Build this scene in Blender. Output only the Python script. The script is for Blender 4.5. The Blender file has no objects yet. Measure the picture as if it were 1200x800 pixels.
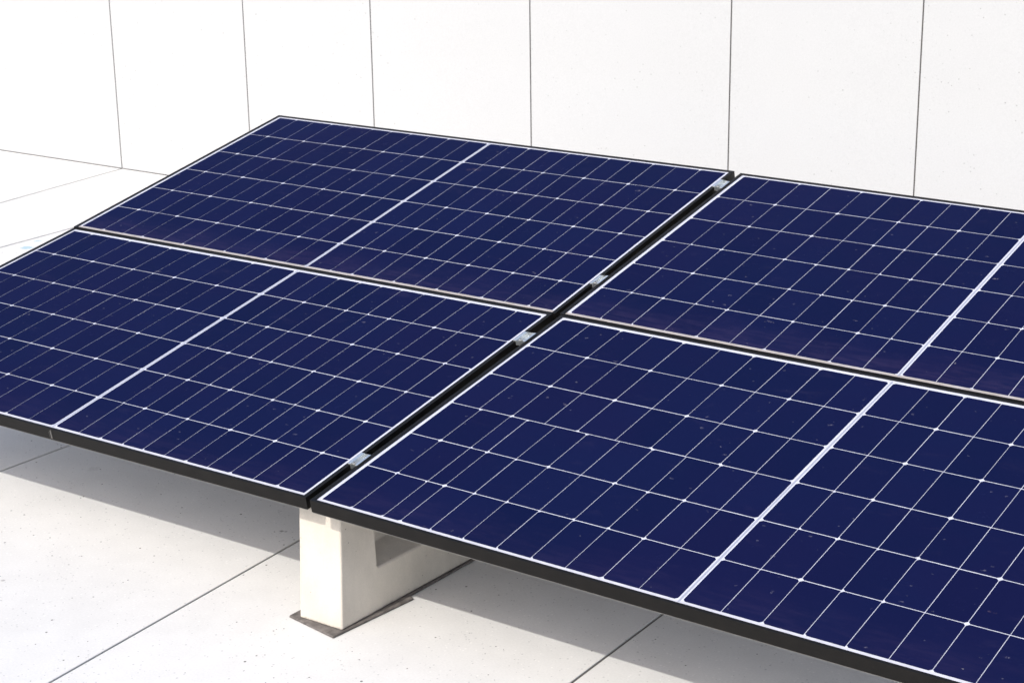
import bpy, bmesh, math, random
from mathutils import Vector, Matrix
random.seed(7)
sc = bpy.context.scene
C = sc.collection

# ------------------------------------------------------------------ camera
cam_d = bpy.data.cameras.new('camera'); cam = bpy.data.objects.new('camera', cam_d); C.objects.link(cam)
sc.camera = cam
Rv = Vector((0.82150201, 0.57005379, -0.01315737))
Uv = Vector((-0.16040781, 0.25318283, 0.95402714))
Fv = Vector((-0.54717801, 0.78162467, -0.29943128))
M = Matrix((Rv, Uv, -Fv)).transposed().to_4x4()
M.translation = Vector((2.88771214, -3.22721359, 2.125107))
cam.matrix_world = M
cam_d.sensor_width = 36.0
cam_d.lens = 2171.283 / 1200 * 36
cam_d.clip_start = 0.05; cam_d.clip_end = 2000
cam_d.dof.use_dof = True
cam_d.dof.focus_distance = 4.6
cam_d.dof.aperture_fstop = 14

# ------------------------------------------------------------------ light
SUN_EL = math.radians(46.5)
SUN_DIR = Vector((0.125, 1.0, 0)).normalized()          # the way the light travels over the ground
w = bpy.data.worlds.new('World'); sc.world = w; w.use_nodes = True
nt = w.node_tree; bg = nt.nodes['Background']
sky = nt.nodes.new('ShaderNodeTexSky'); sky.sky_type = 'NISHITA'; sky.sun_disc = False
sky.sun_elevation = SUN_EL; sky.sun_rotation = math.atan2(-SUN_DIR.x, -SUN_DIR.y)
sky.air_density = 1.0; sky.dust_density = 3.5; sky.ozone_density = 2.0
nt.links.new(sky.outputs[0], bg.inputs[0]); bg.inputs[1].default_value = 0.15
sun_d = bpy.data.lights.new('sun', 'SUN'); sun_d.energy = 2.0; sun_d.angle = math.radians(0.53)
sun_d.color = (1.0, 0.965, 0.91)
sun = bpy.data.objects.new('sun', sun_d); C.objects.link(sun)
ld = Vector((SUN_DIR.x * math.cos(SUN_EL), SUN_DIR.y * math.cos(SUN_EL), -math.sin(SUN_EL)))
sun.rotation_euler = ld.to_track_quat('-Z', 'Y').to_euler(); sun.location = (-1, -6, 6)
sc.view_settings.view_transform = 'Standard'; sc.view_settings.look = 'None'
sc.view_settings.gamma = 1; sc.view_settings.use_curve_mapping = False
sc.view_settings.exposure = 0.62

# ------------------------------------------------------------------ helpers
def link(name, me, parent=None):
    o = bpy.data.objects.new(name, me); C.objects.link(o)
    if parent: o.parent = parent
    return o
def empty(name, loc, label, cat, group=None, mat=None):
    o = bpy.data.objects.new(name, None); C.objects.link(o)
    if mat is not None: o.matrix_world = mat
    else: o.location = loc
    o.empty_display_size = .1
    o['label'] = label; o['category'] = cat
    if group: o['group'] = group
    return o
def tomesh(bm, name, mats, smooth=False):
    me = bpy.data.meshes.new(name); bmesh.ops.recalc_face_normals(bm, faces=bm.faces)
    bm.to_mesh(me); bm.free()
    for m in (mats if isinstance(mats, (list, tuple)) else [mats]): me.materials.append(m)
    if smooth:
        for p in me.polygons: p.use_smooth = True
    return me
def box(bm, a, b, mi=0):
    x0, y0, z0 = a; x1, y1, z1 = b
    v = [bm.verts.new(c) for c in ((x0,y0,z0),(x1,y0,z0),(x1,y1,z0),(x0,y1,z0),(x0,y0,z1),(x1,y0,z1),(x1,y1,z1),(x0,y1,z1))]
    for f in ((3,2,1,0),(4,5,6,7),(0,1,5,4),(1,2,6,5),(2,3,7,6),(3,0,4,7)):
        bm.faces.new([v[i] for i in f]).material_index = mi
    return v
def hexa(bm, lo, hi, mi=0):          # lo, hi: four corners each, counter-clockwise
    a = [bm.verts.new(c) for c in lo]; b = [bm.verts.new(c) for c in hi]
    bm.faces.new(a[::-1]).material_index = mi; bm.faces.new(b).material_index = mi
    for i in range(4):
        j = (i + 1) % 4; bm.faces.new((a[i], a[j], b[j], b[i])).material_index = mi
def bevel(o, w_, seg=2, ang=40):
    m = o.modifiers.new('bevel', 'BEVEL'); m.width = w_; m.segments = seg; m.limit_method = 'ANGLE'; m.angle_limit = math.radians(ang)
def cyl(bm, c, axis, r, h, n=24, r2=None):
    axis = Vector(axis).normalized(); t = axis.orthogonal().normalized(); s = axis.cross(t)
    r2 = r if r2 is None else r2; c = Vector(c)
    lo = [bm.verts.new(c + r*(t*math.cos(2*math.pi*i/n) + s*math.sin(2*math.pi*i/n))) for i in range(n)]
    hi = [bm.verts.new(c + axis*h + r2*(t*math.cos(2*math.pi*i/n) + s*math.sin(2*math.pi*i/n))) for i in range(n)]
    bm.faces.new(lo[::-1]); bm.faces.new(hi)
    for i in range(n): bm.faces.new((lo[i], lo[(i+1)%n], hi[(i+1)%n], hi[i]))

# ------------------------------------------------------------------ materials
class N:
    """small node-building helper"""
    def __init__(s, name):
        s.m = bpy.data.materials.new(name); s.m.use_nodes = True; s.t = s.m.node_tree
        s.b = s.t.nodes['Principled BSDF']; s.tc = s.t.nodes.new('ShaderNodeTexCoord')
    def n(s, ty, **kw):
        nd = s.t.nodes.new(ty)
        for k, v in kw.items(): setattr(nd, k, v)
        return nd
    def put(s, sock, v):
        if v is None: return
        if hasattr(v, 'is_linked') or hasattr(v, 'links'): s.t.links.new(v, sock)
        else: sock.default_value = v
    def world(s):
        g = s.n('ShaderNodeNewGeometry'); return g.outputs['Position']
    def obj(s): return s.tc.outputs['Object']
    def mapping(s, vec, scale=(1,1,1), loc=(0,0,0), rot=(0,0,0)):
        m = s.n('ShaderNodeMapping'); s.put(m.inputs[0], vec); m.inputs['Scale'].default_value = scale
        m.inputs['Location'].default_value = loc; m.inputs['Rotation'].default_value = rot; return m.outputs[0]
    def noise(s, vec, scale, detail=4, rough=.55, dist=0):
        x = s.n('ShaderNodeTexNoise'); s.put(x.inputs['Vector'], vec); x.inputs['Scale'].default_value = scale
        x.inputs['Detail'].default_value = detail; x.inputs['Roughness'].default_value = rough; x.inputs['Distortion'].default_value = dist
        return x.outputs['Fac']
    def voro(s, vec, scale, rnd=1.0):
        x = s.n('ShaderNodeTexVoronoi'); s.put(x.inputs['Vector'], vec); x.inputs['Scale'].default_value = scale; x.inputs['Randomness'].default_value = rnd
        return x.outputs['Distance'], x.outputs['Color']
    def math(s, op, a, b=None, c=None, clamp=False):
        x = s.n('ShaderNodeMath', operation=op, use_clamp=clamp); s.put(x.inputs[0], a)
        if b is not None: s.put(x.inputs[1], b)
        if c is not None: s.put(x.inputs[2], c)
        return x.outputs[0]
    def rng(s, v, a, b, c=0., d=1., smooth=True):
        x = s.n('ShaderNodeMapRange'); x.interpolation_type = 'SMOOTHSTEP' if smooth else 'LINEAR'
        s.put(x.inputs[0], v)
        for i, q in enumerate((a, b, c, d)): x.inputs[i+1].default_value = q
        return x.outputs[0]
    def mix(s, f, a, b):
        x = s.n('ShaderNodeMix', data_type='RGBA'); s.put(x.inputs[0], f); s.put(x.inputs[6], a); s.put(x.inputs[7], b); return x.outputs[2]
    def mul(s, col, v):
        x = s.n('ShaderNodeMix', data_type='RGBA', blend_type='MULTIPLY'); x.inputs[0].default_value = 1
        s.put(x.inputs[6], col); cb = s.n('ShaderNodeCombineColor')
        for i in range(3): s.put(cb.inputs[i], v)
        s.put(x.inputs[7], cb.outputs[0]); return x.outputs[2]
    def sep(s, v):
        x = s.n('ShaderNodeSeparateXYZ'); s.put(x.inputs[0], v); return x.outputs
    def bump(s, h, strength, dist):
        x = s.n('ShaderNodeBump'); x.inputs['Strength'].default_value = strength; x.inputs['Distance'].default_value = dist
        s.put(x.inputs['Height'], h); s.t.links.new(x.outputs[0], s.b.inputs['Normal'])
    def set(s, **kw):
        for k, v in kw.items(): s.put(s.b.inputs[k.replace('_', ' ')], v)
        return s.m
def blob(k, P, c, r, wob=1.0, soft=.35):
    """round-ish stain mask (1 inside) at point c of radius r, raggedly edged"""
    v = k.n('ShaderNodeVectorMath', operation='DISTANCE'); k.put(v.inputs[0], P); v.inputs[1].default_value = c
    nz = k.noise(P, 1.2 / r, 4, .65)
    d = k.math('ADD', k.math('DIVIDE', v.outputs['Value'], r), k.math('MULTIPLY', k.math('SUBTRACT', nz, .5), 2.2 * wob))
    return k.rng(d, 1.0 + soft * .3, 1.0 - soft, 0., 1.)

def concrete(name, base, speck=1.0, light=.5, mott=.05, bumpd=.0006, stains=()):
    k = N(name); P = k.world()
    m1 = k.noise(P, 1.1, 5, .6); m2 = k.noise(P, 9, 5, .6); m3 = k.noise(P, 160, 3, .6)
    val = k.math('ADD', k.rng(m1, .3, .7, -mott, mott), k.rng(m2, .3, .7, -mott*.6, mott*.6))
    val = k.math('ADD', val, k.rng(m3, .3, .7, -.03, .03)); val = k.math('ADD', val, 1.0)
    col = k.mul((*base, 1), val)
    # dark and pale stone chips set in the slab
    for sc_, rad, thr, tone, amt in ((70, .17, .945, (.10,.095,.09,1), .9*speck), (26, .075, .86, (.09,.085,.08,1), .95*speck),
                                   (120, .26, .86, (.33,.33,.33,1), .6*speck), (110, .24, .84, (.80,.78,.74,1), light)):
        wp = k.n('ShaderNodeVectorMath', operation='ADD'); k.put(wp.inputs[0], P); wp.inputs[1].default_value = (sc_*.37, sc_*.11, .2)
        d, c = k.voro(wp.outputs[0], sc_)
        pick = k.math('GREATER_THAN', k.sep(c)[0], thr)
        rr = k.math('MULTIPLY', k.sep(c)[1], rad)
        dot = k.math('LESS_THAN', d, k.math('ADD', rr, rad*.35))
        col = k.mix(k.math('MULTIPLY', k.math('MULTIPLY', pick, dot), amt), col, tone)
    for c, r, tone, a in stains:
        col = k.mix(k.math('MULTIPLY', blob(k, P, c, r), a), col, (*tone, 1))
    k.bump(k.math('ADD', m2, k.math('MULTIPLY', m3, .4)), .35, bumpd)
    return k.set(Base_Color=col, Roughness=.85, Specular_IOR_Level=.25)

M_floor = concrete('pale_terrazzo_paving', (.590, .583, .562), 1.0, .35, .03, stains=[
    ((-3.72, 2.305, 0), .032, (.16, .36, .45), .6), ((-3.775, 2.42, 0), .020, (.16, .36, .45), .45),
    ((-.515, .454, 0), .007, (.16, .15, .14), .7), ((-.502, .459, 0), .005, (.16, .15, .14), .6),
    ((-1.35, .5, 0), .02, (.42, .41, .39), .3), ((-.93, -.22, 0), .006, (.3, .29, .28), .8)])
M_wall = concrete('white_wall_panel', (.476, .480, .478), .42, .06, .006)
M_dark = N('joint_bed').set(Base_Color=(.085, .080, .075, 1), Roughness=.95)
M_joint = N('floor_joint').set(Base_Color=(.075, .062, .055, 1), Roughness=.95)

def pier_mat():
    k = N('cast_cream_concrete'); P = k.world()
    a = k.noise(P, 6, 5, .6); b = k.noise(k.mapping(P, (1, 1, .25)), 22, 4, .6); c = k.noise(P, 240, 2)
    v = k.math('ADD', k.math('ADD', k.rng(a, .3, .7, -.07, .07), k.rng(b, .35, .75, -.04, .04)), k.rng(c, .3, .7, -.03, .03))
    col = k.mul((.58, .53, .455, 1), k.math('ADD', v, 1))
    d, cc = k.voro(P, 60); hole = k.math('MULTIPLY', k.math('LESS_THAN', d, .10), k.math('GREATER_THAN', k.sep(cc)[0], .80))
    col = k.mix(k.math('MULTIPLY', hole, .8), col, (.12, .10, .09, 1))
    # mortar grime where the block meets the pad
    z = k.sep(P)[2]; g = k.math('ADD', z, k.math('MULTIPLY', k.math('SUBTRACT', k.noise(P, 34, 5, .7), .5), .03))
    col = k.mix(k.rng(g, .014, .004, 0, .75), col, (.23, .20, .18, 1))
    k.bump(k.math('SUBTRACT', a, k.math('MULTIPLY', hole, .6)), .4, .002)
    return k.set(Base_Color=col, Roughness=.8, Specular_IOR_Level=.3)
M_pier = pier_mat()
def pad_mat():
    k = N('brown_bedding_pad'); P = k.world(); a = k.noise(P, 45, 5, .65)
    k.bump(a, .6, .003)
    return k.set(Base_Color=k.mix(k.rng(a, .3, .7), (.070, .062, .056, 1), (.155, .138, .126, 1)), Roughness=.9)
M_pad = pad_mat()

def frame_mat():
    k = N('black_anodised_aluminium'); P = k.obj()
    a = k.noise(P, 14, 4, .6); b = k.noise(k.mapping(P, (2, 2, 30)), 12, 3, .6)
    col = k.mix(k.rng(a, .35, .75, 0, .5), (.0065, .0060, .0055, 1), (.0125, .0110, .0095, 1))
    d = k.noise(P, 90, 4, .7); col = k.mix(k.rng(d, .62, .78, 0, .25), col, (.10, .09, .08, 1))
    return k.set(Base_Color=col, Roughness=k.rng(b, .3, .7, .38, .52), Metallic=0.0, Specular_IOR_Level=.14)
M_frame = frame_mat()
M_edge = N('bare_frame_edge').set(Base_Color=(.30, .29, .27, 1), Roughness=.45, Metallic=.6)
def alu(name, c, r):
    k = N(name); P = k.obj(); a = k.noise(k.mapping(P, (400, 8, 400)), 1, 3, .6)
    return k.set(Base_Color=k.mix(k.rng(a, .3, .7), (c[0]*.85, c[1]*.85, c[2]*.85, 1), (*c, 1)), Roughness=r, Metallic=.85)
M_alu = alu('mill_aluminium', (.80, .83, .84), .38)
M_bolt = alu('zinc_bolt', (.72, .69, .62), .35)

def dust(k, col, lower, amt):
    """dirt lying on the glass: specks, droppings, wiped smears and the tide line along the low edge"""
    P = k.obj(); W = k.world(); v = k.sep(P)[1]; gr = k.n('ShaderNodeAttribute', attribute_name='grime', attribute_type='OBJECT').outputs['Fac']
    sm = k.noise(k.mapping(W, (1.2, 3.2, 1), rot=(0, 0, .5)), 5, 6, .7, .6)
    col = k.mix(k.rng(sm, .56, .82, 0, .045 * amt), col, (.16, .12, .20, 1))
    lowz = k.math('ADD', v, k.math('MULTIPLY', k.math('SUBTRACT', k.noise(k.mapping(W, (1.6, 3, 1)), 3, 5, .65), .5), .20))
    streak = k.noise(k.mapping(W, (4, 26, 1), rot=(0, 0, .06)), 2.2, 5, .7, .4)
    low = k.math('MULTIPLY', k.rng(lowz, .17, .02, 0, 1), k.rng(streak, .40, .66, .25, 1))
    col = k.mix(k.math('MULTIPLY', k.math('MULTIPLY', low, .060 * lower), gr), col, (.20, .13, .24, 1))
    for sc_, thr, rad, a, tone in ((11, .80, .075, .26, (.40,.36,.40,1)), (27, .86, .13, .20, (.42,.40,.46,1)), (14, .90, .060, .36, (.55,.52,.52,1)), (5, .90, .09, .10, (.45,.30,.28,1)), (48, .90, .13, .20, (.42,.42,.48,1))):
        wp = k.n('ShaderNodeVectorMath', operation='ADD'); k.put(wp.inputs[0], k.mapping(W, (1, 1.35, 1), rot=(0, 0, .3)))
        dd = k.n('ShaderNodeTexNoise'); k.put(dd.inputs['Vector'], W); dd.inputs['Scale'].default_value = sc_*3.4; dd.inputs['Detail'].default_value = 4
        vs = k.n('ShaderNodeVectorMath', operation='SCALE'); k.put(vs.inputs[0], dd.outputs['Color']); vs.inputs['Scale'].default_value = .55/sc_
        k.put(wp.inputs[1], vs.outputs[0])
        d, c = k.voro(wp.outputs[0], sc_)
        pick = k.math('GREATER_THAN', k.sep(c)[0], thr)
        g = k.rng(k.noise(W, sc_*14, 3, .8), .42, .62, 0, 1)
        rr = k.math('MULTIPLY', k.math('ADD', k.sep(c)[1], .35), rad)
        m = k.math('MULTIPLY', k.math('MULTIPLY', pick, k.rng(k.math('DIVIDE', d, rr), 1.1, .6, 0, 1)), g)
        col = k.mix(k.math('MULTIPLY', m, a * amt), col, tone)
    return col
def cell_mat():
    k = N('monocrystalline_cell'); P = k.world()
    at = k.n('ShaderNodeAttribute', attribute_name='tone'); r = at.outputs['Fac']
    a = k.noise(P, 2.0, 4, .6)
    base = k.mix(r, (.0034, .0062, .0340, 1), (.0048, .0078, .0415, 1))
    base = k.mix(k.rng(a, .35, .7, 0, .5), base, (.0060, .0062, .0370, 1))
    col = dust(k, base, 1.0, 1.0)
    rough = k.rng(k.noise(P, 14, 5, .7), .3, .8, .16, .30)
    m = k.set(Base_Color=col, Roughness=.6, Specular_IOR_Level=0.0, Coat_Weight=.125, Coat_Roughness=rough, Coat_IOR=1.4)
    return m
M_cell = cell_mat()
def back_mat():
    k = N('white_backsheet_under_glass')
    col = k.mix(1.0, (.54, .55, .62, 1), (.54, .55, .62, 1))
    P = k.obj(); W = k.world(); v = k.sep(P)[1]
    n_ = k.noise(k.mapping(W, (3, 3, 3)), 6, 5, .7)
    low = k.math('MULTIPLY', k.rng(v, .0225, .0185, 0, 1), k.rng(n_, .3, .65, .75, 1.0))
    at = k.n('ShaderNodeAttribute', attribute_name='grime', attribute_type='OBJECT')
    col = k.mix(k.math('MULTIPLY', low, at.outputs['Fac']), col, (.36, .315, .275, 1))
    col = k.mul(col, k.rng(k.noise(W, 30, 4, .7), .3, .7, .90, 1.04))
    return k.set(Base_Color=col, Roughness=.5, Coat_Weight=.15, Coat_Roughness=.2, Coat_IOR=1.35)
M_back = back_mat()
M_ribbon = N('tinned_ribbon').set(Base_Color=(.36, .37, .43, 1), Roughness=.45, Metallic=.2)
M_ground = concrete('plain_ground', (.42, .41, .39), .3, .1, .06)

# ------------------------------------------------------------------ ground and floor
bm = bmesh.new(); box(bm, (-400, -400, -.36), (400, 400, -.26))
g = link('ground', tomesh(bm, 'ground', M_ground)); g['kind'] = 'structure'
WALL_N = Vector((math.sin(-0.00878), math.cos(-0.00878), 0)); WALL_D = 3.824
def wall_y(x): return (WALL_D - WALL_N.x * x) / WALL_N.y
# joints between the long paving slabs: x at the wall, x at y = -0.56 (each measured where it shows)
def jl(ax, ay, bx, by):
    s = (bx - ax) / (by - ay); return (lambda y: ax + s * (y - ay))
joints = [lambda y, q=q: q for q in (-13.2, -12.1, -11.0, -9.9, -8.8, -7.7, -6.65)] + [lambda y: -5.74,
          jl(-4.629, 3.774, -4.55, 2.856), jl(-3.83, 2.606, -3.83, 2.242), lambda y: -2.72, jl(-1.576, .605, -1.584, .327),
          jl(-.428, .43, -.37, -.56), jl(.684, .55, .69, .137)] + [lambda y, q=q: q for q in (1.80, 2.9, 4.0, 5.1, 6.2, 7.3, 8.4)]
bm = bmesh.new(); G = .0036
Y0, YC = -9.0, None
for i in range(len(joints) - 1):
    a, b = joints[i], joints[i + 1]
    # every joint is straight; where two are slightly out of parallel they are carried on from the middle
    def X(f, y, s): return f(max(min(y, 3.9), -.6)) + s * (G if f(1) > -3 else .0062)
    ys = [Y0, -.6, 3.81]
    for y0, y1 in zip(ys[:-1], ys[1:]):
        e = 0
        x = [X(a, y0, 1), X(b, y0, -1), X(b, y1, -1), X(a, y1, 1)]
        yy = [y0, y0, (wall_y(x[2]) - .004) if y1 > 3 else y1, (wall_y(x[3]) - .004) if y1 > 3 else y1]
        hexa(bm, [(x[j], yy[j], -.05) for j in range(4)], [(x[j], yy[j], 0) for j in range(4)])
bmesh.ops.remove_doubles(bm, verts=bm.verts, dist=.0005)
# drop the inner faces where two lengths of a slab meet
for f in [f for f in bm.faces if all(abs(v.co.y + .6) < 1e-4 for v in f.verts)]: bm.faces.remove(f)
fl = link('floor', tomesh(bm, 'floor', M_floor)); fl['kind'] = 'structure'; bevel(fl, .0015, 1)
bm = bmesh.new(); box(bm, (-13.2, Y0, -.25), (8.4, 4.2, -.0055))
fb = link('floor_bed', tomesh(bm, 'floor_bed', M_joint)); fb['kind'] = 'structure'

# ------------------------------------------------------------------ wall of white panels
TOPZ = 1.75
wall = empty('panel_wall', (0, WALL_D, 0), 'white wall of tall speckled panels behind the solar panels', 'wall')
wall.rotation_euler = (0, 0, 0.00878)
wx = [-13.2, -12.25, -11.3, -10.35, -9.4, -8.45, -7.5, -6.55, -5.74, -4.632, -3.671, -2.843, -1.912, -.881, -.022, .95, 1.9, 2.85, 3.8, 4.75, 5.7, 6.65, 7.6, 8.4]
bm = bmesh.new(); box(bm, (-13.2, .0030, 0.0), (8.4, .30, TOPZ - .01))
link('wall_core', tomesh(bm, 'wall_core', M_dark), wall)
for a, b in zip(wx[:-1], wx[1:]):
    bm = bmesh.new(); off = random.uniform(-.0003, .0003)
    box(bm, (a + .0031, off, .0024), (b - .0031, .0029, TOPZ))
    o = link('wall_panel', tomesh(bm, 'wall_panel', M_wall), wall); bevel(o, .0007, 1)
bm = bmesh.new(); box(bm, (-13.25, -.03, TOPZ + .002), (8.45, .33, TOPZ + .03))
o = link('coping', tomesh(bm, 'coping', M_wall), wall); bevel(o, .003, 2)

# ------------------------------------------------------------------ concrete pier and its pad
pier = empty('concrete_pier', (-.013, .04, .0), 'cream cast concrete block with a side recess, holding up the front panels', 'concrete block')
SL = math.tan(math.radians(10.45))
def ztop(y): return .306 + (y - .043) * SL
def xl(z): return -.087 + (z / .306) * -.006
def xr(y, z): return .0555 + .03 * (y - .043) - min(z, .306) * .034
def sec(bm, y0, y1, zb0, zb1, zt0, zt1, xa=None, xb=None):
    def row(y, zb, zt):
        return [((xa if xa is not None else xl(z)), y, z) if s == 0 else ((xb if xb is not None else xr(y, z)), y, z) for s, z in ((0, zb), (1, zb), (1, zt), (0, zt))]
    A, B = row(y0, zb0, zt0), row(y1, zb1, zt1)
    off = Vector((-.013, .04, 0))
    A = [Vector(c) - off for c in A]; B = [Vector(c) - off for c in B]
    va = [bm.verts.new(c) for c in A]; vb = [bm.verts.new(c) for c in B]
    return va, vb
bm = bmesh.new()
RX = -.030                                    # back of the recess
Y = [.043, .192, .84, 1.46, 1.62, 2.235]
def ring(y, notch):
    zt = ztop(y); L_ = .126 + (y - .2) * -.02
    if not notch: pts = [(xl(0), 0), (xr(y, 0), 0), (xr(y, .126), .126), (xr(y, zt), zt), (RX, zt), (xl(.306), zt)]
    else: pts = [(xl(0), 0), (xr(y, 0), 0), (xr(y, .126), .118), (RX, .140), (RX, zt), (xl(.306), zt)]
    return pts
def mk(y, notch): return [bm.verts.new((x + .013, y - .04 + (.024 * min(z, .31) / .31 if y < .05 else 0), z)) for x, z in ring(y, notch)]
R0 = mk(.043, 0); R1 = mk(.188, 0); R1n = mk(.199, 1); R2n = mk(.83, 1); R2 = mk(.84, 0); R3 = mk(2.20, 0)
def bridge(a, b):
    for i in range(6):
        j = (i + 1) % 6; bm.faces.new((a[i], a[j], b[j], b[i]))
bm.faces.new(R0); bm.faces.new(R3[::-1]); bridge(R0, R1); bridge(R1n, R2n); bridge(R2, R3); bridge(R1, R1n); bridge(R2n, R2)
bmesh.ops.remove_doubles(bm, verts=bm.verts, dist=.00005)
bmesh.ops.triangulate(bm, faces=[f for f in bm.faces if len(f.verts) > 4])
body = link('block_body', tomesh(bm, 'block_body', M_pier), pier); bevel(body, .006, 3, 35)
body.location.z = .006
bm = bmesh.new()
lo = [(-.119, .036), (.058, .004), (.090, .296), (.0715, .304), (.078, .56), (.124, 2.26), (-.105, 2.26), (-.110, .62), (-.114, .16)]
n = len(lo); va = [bm.verts.new((x, y, .0005)) for x, y in lo]; vb = [bm.verts.new((x + (-.001 if x > 0 else .001), y + .002, .0065)) for x, y in lo]
bm.faces.new(va[::-1]); bm.faces.new(vb)
for i in range(n): bm.faces.new((va[i], va[(i+1) % n], vb[(i+1) % n], vb[i]))
pad = link('bedding_pad', tomesh(bm, 'bedding_pad', M_pad)); bevel(pad, .002, 2)
pad['label'] = 'thin brown pad lying under the cream concrete block'; pad['category'] = 'pad'

# ------------------------------------------------------------------ solar panels
LEN, WID, TH = 2.03805, 1.134, .035
POSE = {
 'UL': ((-2.0472, 1.1221, .5672), (.99999, .00537, .00007), (-.00528, .9808, .19496)),
 'LL': ((-2.0473, .0071, .3650), (.99999, -.00276, .00348), (.0021, .98443, .17579)),
 'UR': ((.0108, 1.1283, .5712), (.99997, .00246, -.00779), (-.00095, .98205, .1886)),
 'LR': ((.0077, -.0031, .3711), (.99987, -.01583, -.00142), (.01583, .9838, .1786))}
def frameof(k):
    o, a, b = (Vector(v) for v in POSE[k]); a.normalize(); b = (b - b.dot(a) * a).normalized(); c = a.cross(b)
    m = Matrix((a, b, c)).transposed().to_4x4(); m.translation = o; return m
def even(a, b, n): return [a + (b - a) * i / n for i in range(n + 1)]
ULt = ([.0240,.1108,.1995,.2902,.3917,.4905,.5824,.6763,.7665,.8550,.9450,1.0320], [1.0440,1.1290,1.2140,1.3000,1.3854,1.4690,1.5550,1.6438,1.7340,1.8240,1.9180,2.0150])
ULb = ([.0240,.1290,.2270,.3200,.4140,.5110,.6056,.7020,.7960,.8850,.9730,1.0570], [1.0690,1.1650,1.2520,1.3354,1.4194,1.5034,1.5871,1.6724,1.7589,1.8439,1.9300,2.0150])
LLt = ([.0220,.1121,.2053,.3000,.3965,.4940,.5898,.6840,.7767,.8701,.9630,1.0530], [1.0660,1.1520,1.2372,1.3229,1.4070,1.4899,1.5750,1.6620,1.7484,1.8366,1.9239,2.0150])
LLb = (even(.0230, 1.0880, 11), [1.1020,1.1960,1.2800,1.3644,1.4420,1.5237,1.6030,1.6818,1.7621,1.8420,1.9250,2.0150])
URt = ([.0240,.1191,.2310,.3419,.4509,.5560,.6558,.7554,.8532,.9492,1.0440], even(1.0590, 2.0150, 10))
URb = ([.0240,.1275,.2332,.3420,.4458,.5515,.6587,.7559,.8546,.9530,1.0490], [1.0630,1.1583,1.2559,1.3535] + even(1.4490, 2.0150, 6))
LRt = ([.0220,.1145,.2222,.3262,.4287,.5448,.6500,.7509,.8498,.9491,1.0461], [1.0600,1.1574,1.2545,1.3516,1.4470] + even(1.5420, 2.0150, 5))
LRm = ([.0230,.1190,.2205,.3220,.3990,.4700,.5620,.6590,.7560,.8530,.9510,1.0490], [1.0630,1.1598,1.2560,1.3550,1.4531] + even(1.5500, 2.0150, 5))
LRb = ([.0240,.1215,.2190,.2730,.3635,.4618,.5602,.6594,.7554,.8545,.9530,1.0500], [1.0640,1.1598,1.2590,1.3575,1.4531] + even(1.5500, 2.0150, 5))
GRID = {'UL': ('lerp', ULb, ULt), 'LL': ('lerp', LLb, LLt), 'UR': ('lerp', URb, URt), 'LR': ('rows', LRb, LRt)}
MV = .0192
def cells(kind):
    mode, B, T = GRID[kind]; me_bm = bmesh.new(); lay = me_bm.faces.layers.float.new('tone_f')
    pitch = (WID - 2 * MV) / 6; z = -.0022; tones = []
    rnd = random.Random({'UL': 3, 'LL': 5, 'UR': 9, 'LR': 12}[kind])
    for h in (0, 1):
        for r in range(6):
            v0 = MV + r * pitch + .0014; v1 = MV + (r + 1) * pitch - .0014
            def cols(v):
                t = (v - MV) / (6 * pitch)
                if mode == 'lerp': return [b + (a - b) * t for b, a in zip(B[h], T[h])]
                if len(B[h]) == len(T[h]): return [b + (a - b) * t for b, a in zip(B[h], T[h])]
                return B[h] if r < 3 else T[h]
            c0, c1 = cols(v0), cols(v1); n = len(c0) - 1
            for i in range(n):
                # half cells: the clipped corners face every other joint, counted from the middle
                k = (n - 1 - i) if h == 0 else i
                inner = (k % 2 == 0)           # clipped on the side towards the middle
                if rnd.random() < .10: inner = not inner
                side_lo = inner if h == 1 else not inner
                g = .00088; a0, b0, a1, b1 = c0[i] + g, c0[i+1] - g, c1[i] + g, c1[i+1] - g
                if i == 0: a0 -= g; a1 -= g
                if i == n - 1: b0 += g; b1 += g
                ch = .0060
                if side_lo: pts = [(a0 + ch, v0), (b0, v0), (b1, v1), (a1 + ch, v1), (a1, v1 - ch), (a0, v0 + ch)]
                else: pts = [(a0, v0), (b0 - ch, v0), (b0, v0 + ch), (b1, v1 - ch), (b1 - ch, v1), (a1, v1)]
                jx, jy = rnd.gauss(0, .00012), rnd.gauss(0, .0002)
                me_bm.faces.new([me_bm.verts.new((x + jx, y + jy, z)) for x, y in pts]); tones.append(rnd.random())
    me = tomesh(me_bm, 'solar_cells', M_cell)
    at = me.attributes.new('tone', 'FLOAT', 'FACE')
    for i, t in enumerate(tones): at.data[i].value = t
    if me.polygons[0].normal.z < 0: me.flip_normals()
    return me
def frame_mesh(lips):
    bm = bmesh.new()
    prof = [(0, 0), (.0112, 0), (.0112, -.0017), (.002, -.0017), (.002, -.033), (.026, -.033), (.026, -.035), (0, -.035)]
    cor = [((0, 0), (1, 1)), ((LEN, 0), (-1, 1)), ((LEN, WID), (-1, -1)), ((0, WID), (1, -1))]
    def off(d, side): return d if d != .0112 else side
    rings = [[bm.verts.new((c[0] + s[0]*off(d, .0130), c[1] + s[1]*off(d, lips[0] if s[1] > 0 else lips[1]), z)) for d, z in prof] for c, s in cor]
    for i in range(4):
        a, b = rings[i], rings[(i + 1) % 4]
        for j in range(len(prof)):
            q = (j + 1) % len(prof); bm.faces.new((a[j], b[j], b[q], a[q]))
    return tomesh(bm, 'frame', M_frame)
LAB = {'UL': 'dark blue back row solar panel on the left, shown whole from edge to edge',
       'LL': 'dark blue front row solar panel left of the concrete block, seam in its front frame',
       'UR': 'dark blue back row solar panel on the right, cut off by the photo edge',
       'LR': 'dark blue nearest solar panel, front row, reaching right from above the concrete block'}
FR = {}
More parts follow.
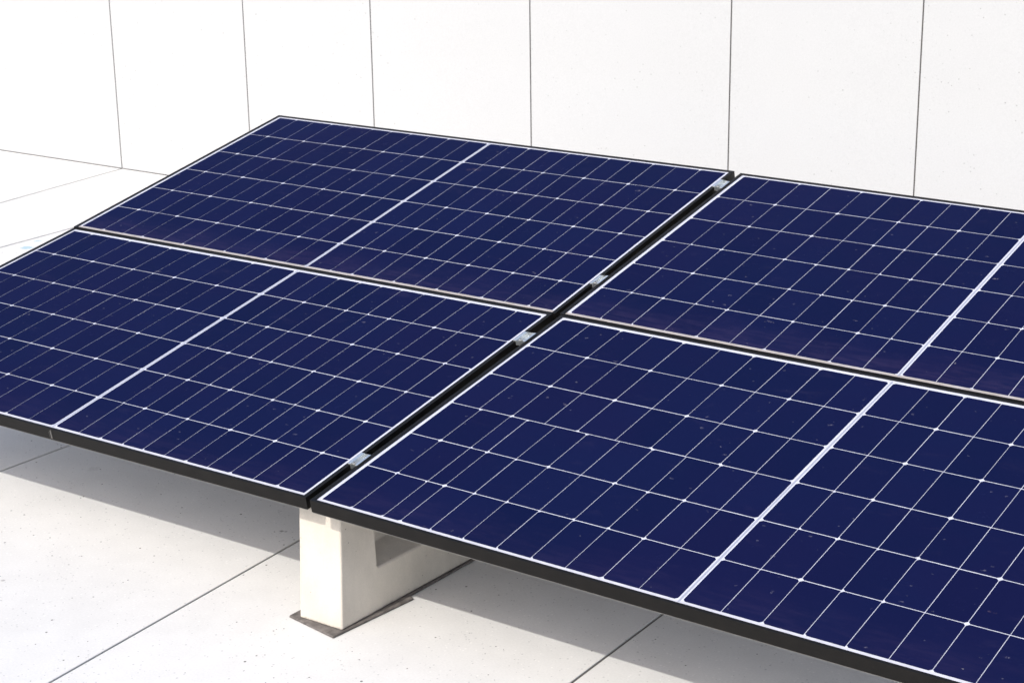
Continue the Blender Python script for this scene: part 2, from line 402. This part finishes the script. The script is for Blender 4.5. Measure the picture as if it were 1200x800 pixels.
for kind in ('UL', 'LL', 'UR', 'LR'):
    m = frameof(kind); FR[kind] = m
    t = empty('solar_panel', None, LAB[kind], 'solar panel', 'solar panels mounted in two tilted rows', m)
    fr = link('frame', frame_mesh((.0050, .0125) if kind[0] == 'U' else (.0092, .0090)), t); bevel(fr, .0006, 2, 30)
    bm = bmesh.new(); box(bm, (.0022, .0022, -.0068), (LEN - .0022, WID - .0022, -.0028))
    bs = link('backsheet', tomesh(bm, 'backsheet', M_back), t); bs['grime'] = 1.0 if kind[0] == 'U' else .25
    link('solar_cells', cells(kind), t)['grime'] = 1.0 if kind[0] == 'U' else .5
    # soldered ribbon running up the middle strip
    _, B, T = GRID[kind]
    mb, mt = (B[0][-1] + B[1][0]) / 2, (T[0][-1] + T[1][0]) / 2
    bm = bmesh.new(); hw = .0026
    y0, y1 = MV * .75, WID - MV * .75
    hexa(bm, [(mb - hw, y0, -.0028), (mb + hw, y0, -.0028), (mt + hw, y1, -.0028), (mt - hw, y1, -.0028)],
             [(mb - hw, y0, -.0024), (mb + hw, y0, -.0024), (mt + hw, y1, -.0024), (mt - hw, y1, -.0024)])
    link('busbar_ribbon', tomesh(bm, 'busbar_ribbon', M_ribbon), t)
    bm = bmesh.new(); box(bm, (.004, -.0007, -.0358), (LEN - .004, .0012, -.0351))
    link('bottom_edge', tomesh(bm, 'bottom_edge', M_edge), t)
    # junction boxes on the back
    for u in (mb - .30, mb, mb + .30):
        bm = bmesh.new(); box(bm, (u - .03, WID/2 - .02, -.022), (u + .03, WID/2 + .02, -.0070))
        o = link('junction_box', tomesh(bm, 'junction_box', M_frame), t); bevel(o, .003, 2)
    if kind == 'LL':
        bm = bmesh.new()
        for u, wd in ((1.1035, .0022), (1.094, .0012)): box(bm, (u - wd/2, -.0009, -.0335), (u + wd/2, .0005, -.0015 if wd > .002 else -.010))
        box(bm, (1.1000, -.0016, -.0300), (1.1018, .0005, -.0060), 1)
        link('frame_seam', tomesh(bm, 'frame_seam', [M_dark, M_edge]), t)

# ------------------------------------------------------------------ clamps in the gap between left and right panels
GC = 'aluminium clamps in the gap between the panels'
def P_(kind, u, v): return FR[kind] @ Vector((u, v, 0))
def make_clamp(rowL, rowR, v, label, bolt_v):
    a0 = P_(rowL, LEN, v); b0 = P_(rowR, 0, v); up = FR[rowL].to_3x3() @ Vector((0, 1, 0)); up.normalize()
    xx = (b0 - a0); gap = xx.length; xx.normalize(); nn = xx.cross(up).normalized(); xx = up.cross(nn)
    m = Matrix((xx, up, nn)).transposed().to_4x4(); m.translation = (a0 + b0) / 2
    t = empty('mid_clamp', None, label, 'clamp', GC, m)
    h = gap / 2; LG = .029; e = .0008
    # hat section: wing on the left frame, channel down into the gap, wing on the right frame
    pr = [(-h - .0075, .0022), (-h - .0075, e), (-h + .0004, e), (-h + .0004, -.0125), (h - .0022, -.0125), (h - .0022, e + .0002), (h + .0035, e + .0002), (h + .0035, .0024), (h - .0038, .0024), (h - .0038, -.0105), (-h + .0022, -.0105), (-h + .0022, .0034), (-h - .0075, .0034)]
    bm = bmesh.new(); A = [bm.verts.new((x, -LG, z)) for x, z in pr]; B = [bm.verts.new((x, LG, z)) for x, z in pr]
    k = len(pr)
    for i in range(k): bm.faces.new((A[i], A[(i+1) % k], B[(i+1) % k], B[i]))
    fa = bm.faces.new(A[::-1]); fb_ = bm.faces.new(B); bmesh.ops.triangulate(bm, faces=[fa, fb_])
    o = link('clamp_body', tomesh(bm, 'clamp_body', M_alu), t); bevel(o, .0006, 2, 40)
    bm = bmesh.new(); cyl(bm, (-.001, bolt_v, -.0098), (0, 0, 1), .0064, .0138, 24, .0058)
    o = link('bolt_head', tomesh(bm, 'bolt_head', M_bolt), t); bevel(o, .001, 2)
    bm = bmesh.new(); cyl(bm, (-.001, bolt_v, .0038), (0, 0, 1), .0030, .0004, 6)
    link('hex_socket', tomesh(bm, 'hex_socket', M_dark), o)
    bm = bmesh.new(); cyl(bm, (-.001, bolt_v, -.048), (0, 0, 1), .0038, .036, 12)
    link('bolt_shaft', tomesh(bm, 'bolt_shaft', M_bolt), t)
make_clamp('LL', 'LR', .210, 'shiny aluminium mid clamp lowest in the gap, nearest the concrete block', -.022)
make_clamp('LL', 'LR', .970, 'shiny aluminium mid clamp in the front row, just below where the gaps cross', -.022)
make_clamp('UL', 'UR', .240, 'shiny aluminium mid clamp just above the crossing of the gaps', -.022)
make_clamp('UL', 'UR', 1.020, 'shiny aluminium mid clamp highest in the gap, beside the top edge by the wall', -.022)

# ------------------------------------------------------------------ cross rails the panels are clamped to
RL = [('L', .210, 'lowest aluminium cross rail under the front row of solar panels'),
      ('L', .970, 'upper aluminium cross rail under the front row of solar panels'),
      ('U', .240, 'lower aluminium cross rail under the back row of solar panels'),
      ('U', 1.020, 'highest aluminium cross rail under the back row of solar panels')]
M_rail = alu('dull_rail', (.30, .31, .32), .5)
for row, v, lab in RL:
    a = FR[row + 'L'] @ Vector((.06, v, -.0385)); b = FR[row + 'R'] @ Vector((LEN - .06, v, -.0385))
    xx = (b - a); ln = xx.length; xx.normalize(); up = FR[row + 'L'].to_3x3() @ Vector((0, 1, 0)); nn = xx.cross(up).normalized(); up = nn.cross(xx)
    m = Matrix((xx, up, nn)).transposed().to_4x4(); m.translation = a
    bm = bmesh.new(); z0 = -.0225
    pr = [(-.02, 0), (-.006, 0), (-.006, -.010), (.006, -.010), (.006, 0), (.02, 0), (.02, z0), (-.02, z0)]
    A = [bm.verts.new((0, y, z)) for y, z in pr]; B = [bm.verts.new((ln, y, z)) for y, z in pr]
    for i in range(8): bm.faces.new((A[i], A[(i+1) % 8], B[(i+1) % 8], B[i]))
    f1 = bm.faces.new(A[::-1]); f2 = bm.faces.new(B); bmesh.ops.triangulate(bm, faces=[f1, f2])
    o = link('mounting_rail', tomesh(bm, 'mounting_rail', M_rail)); o.matrix_world = m
    o['label'] = lab; o['category'] = 'rail'; o['group'] = 'cross rails under the solar panels'
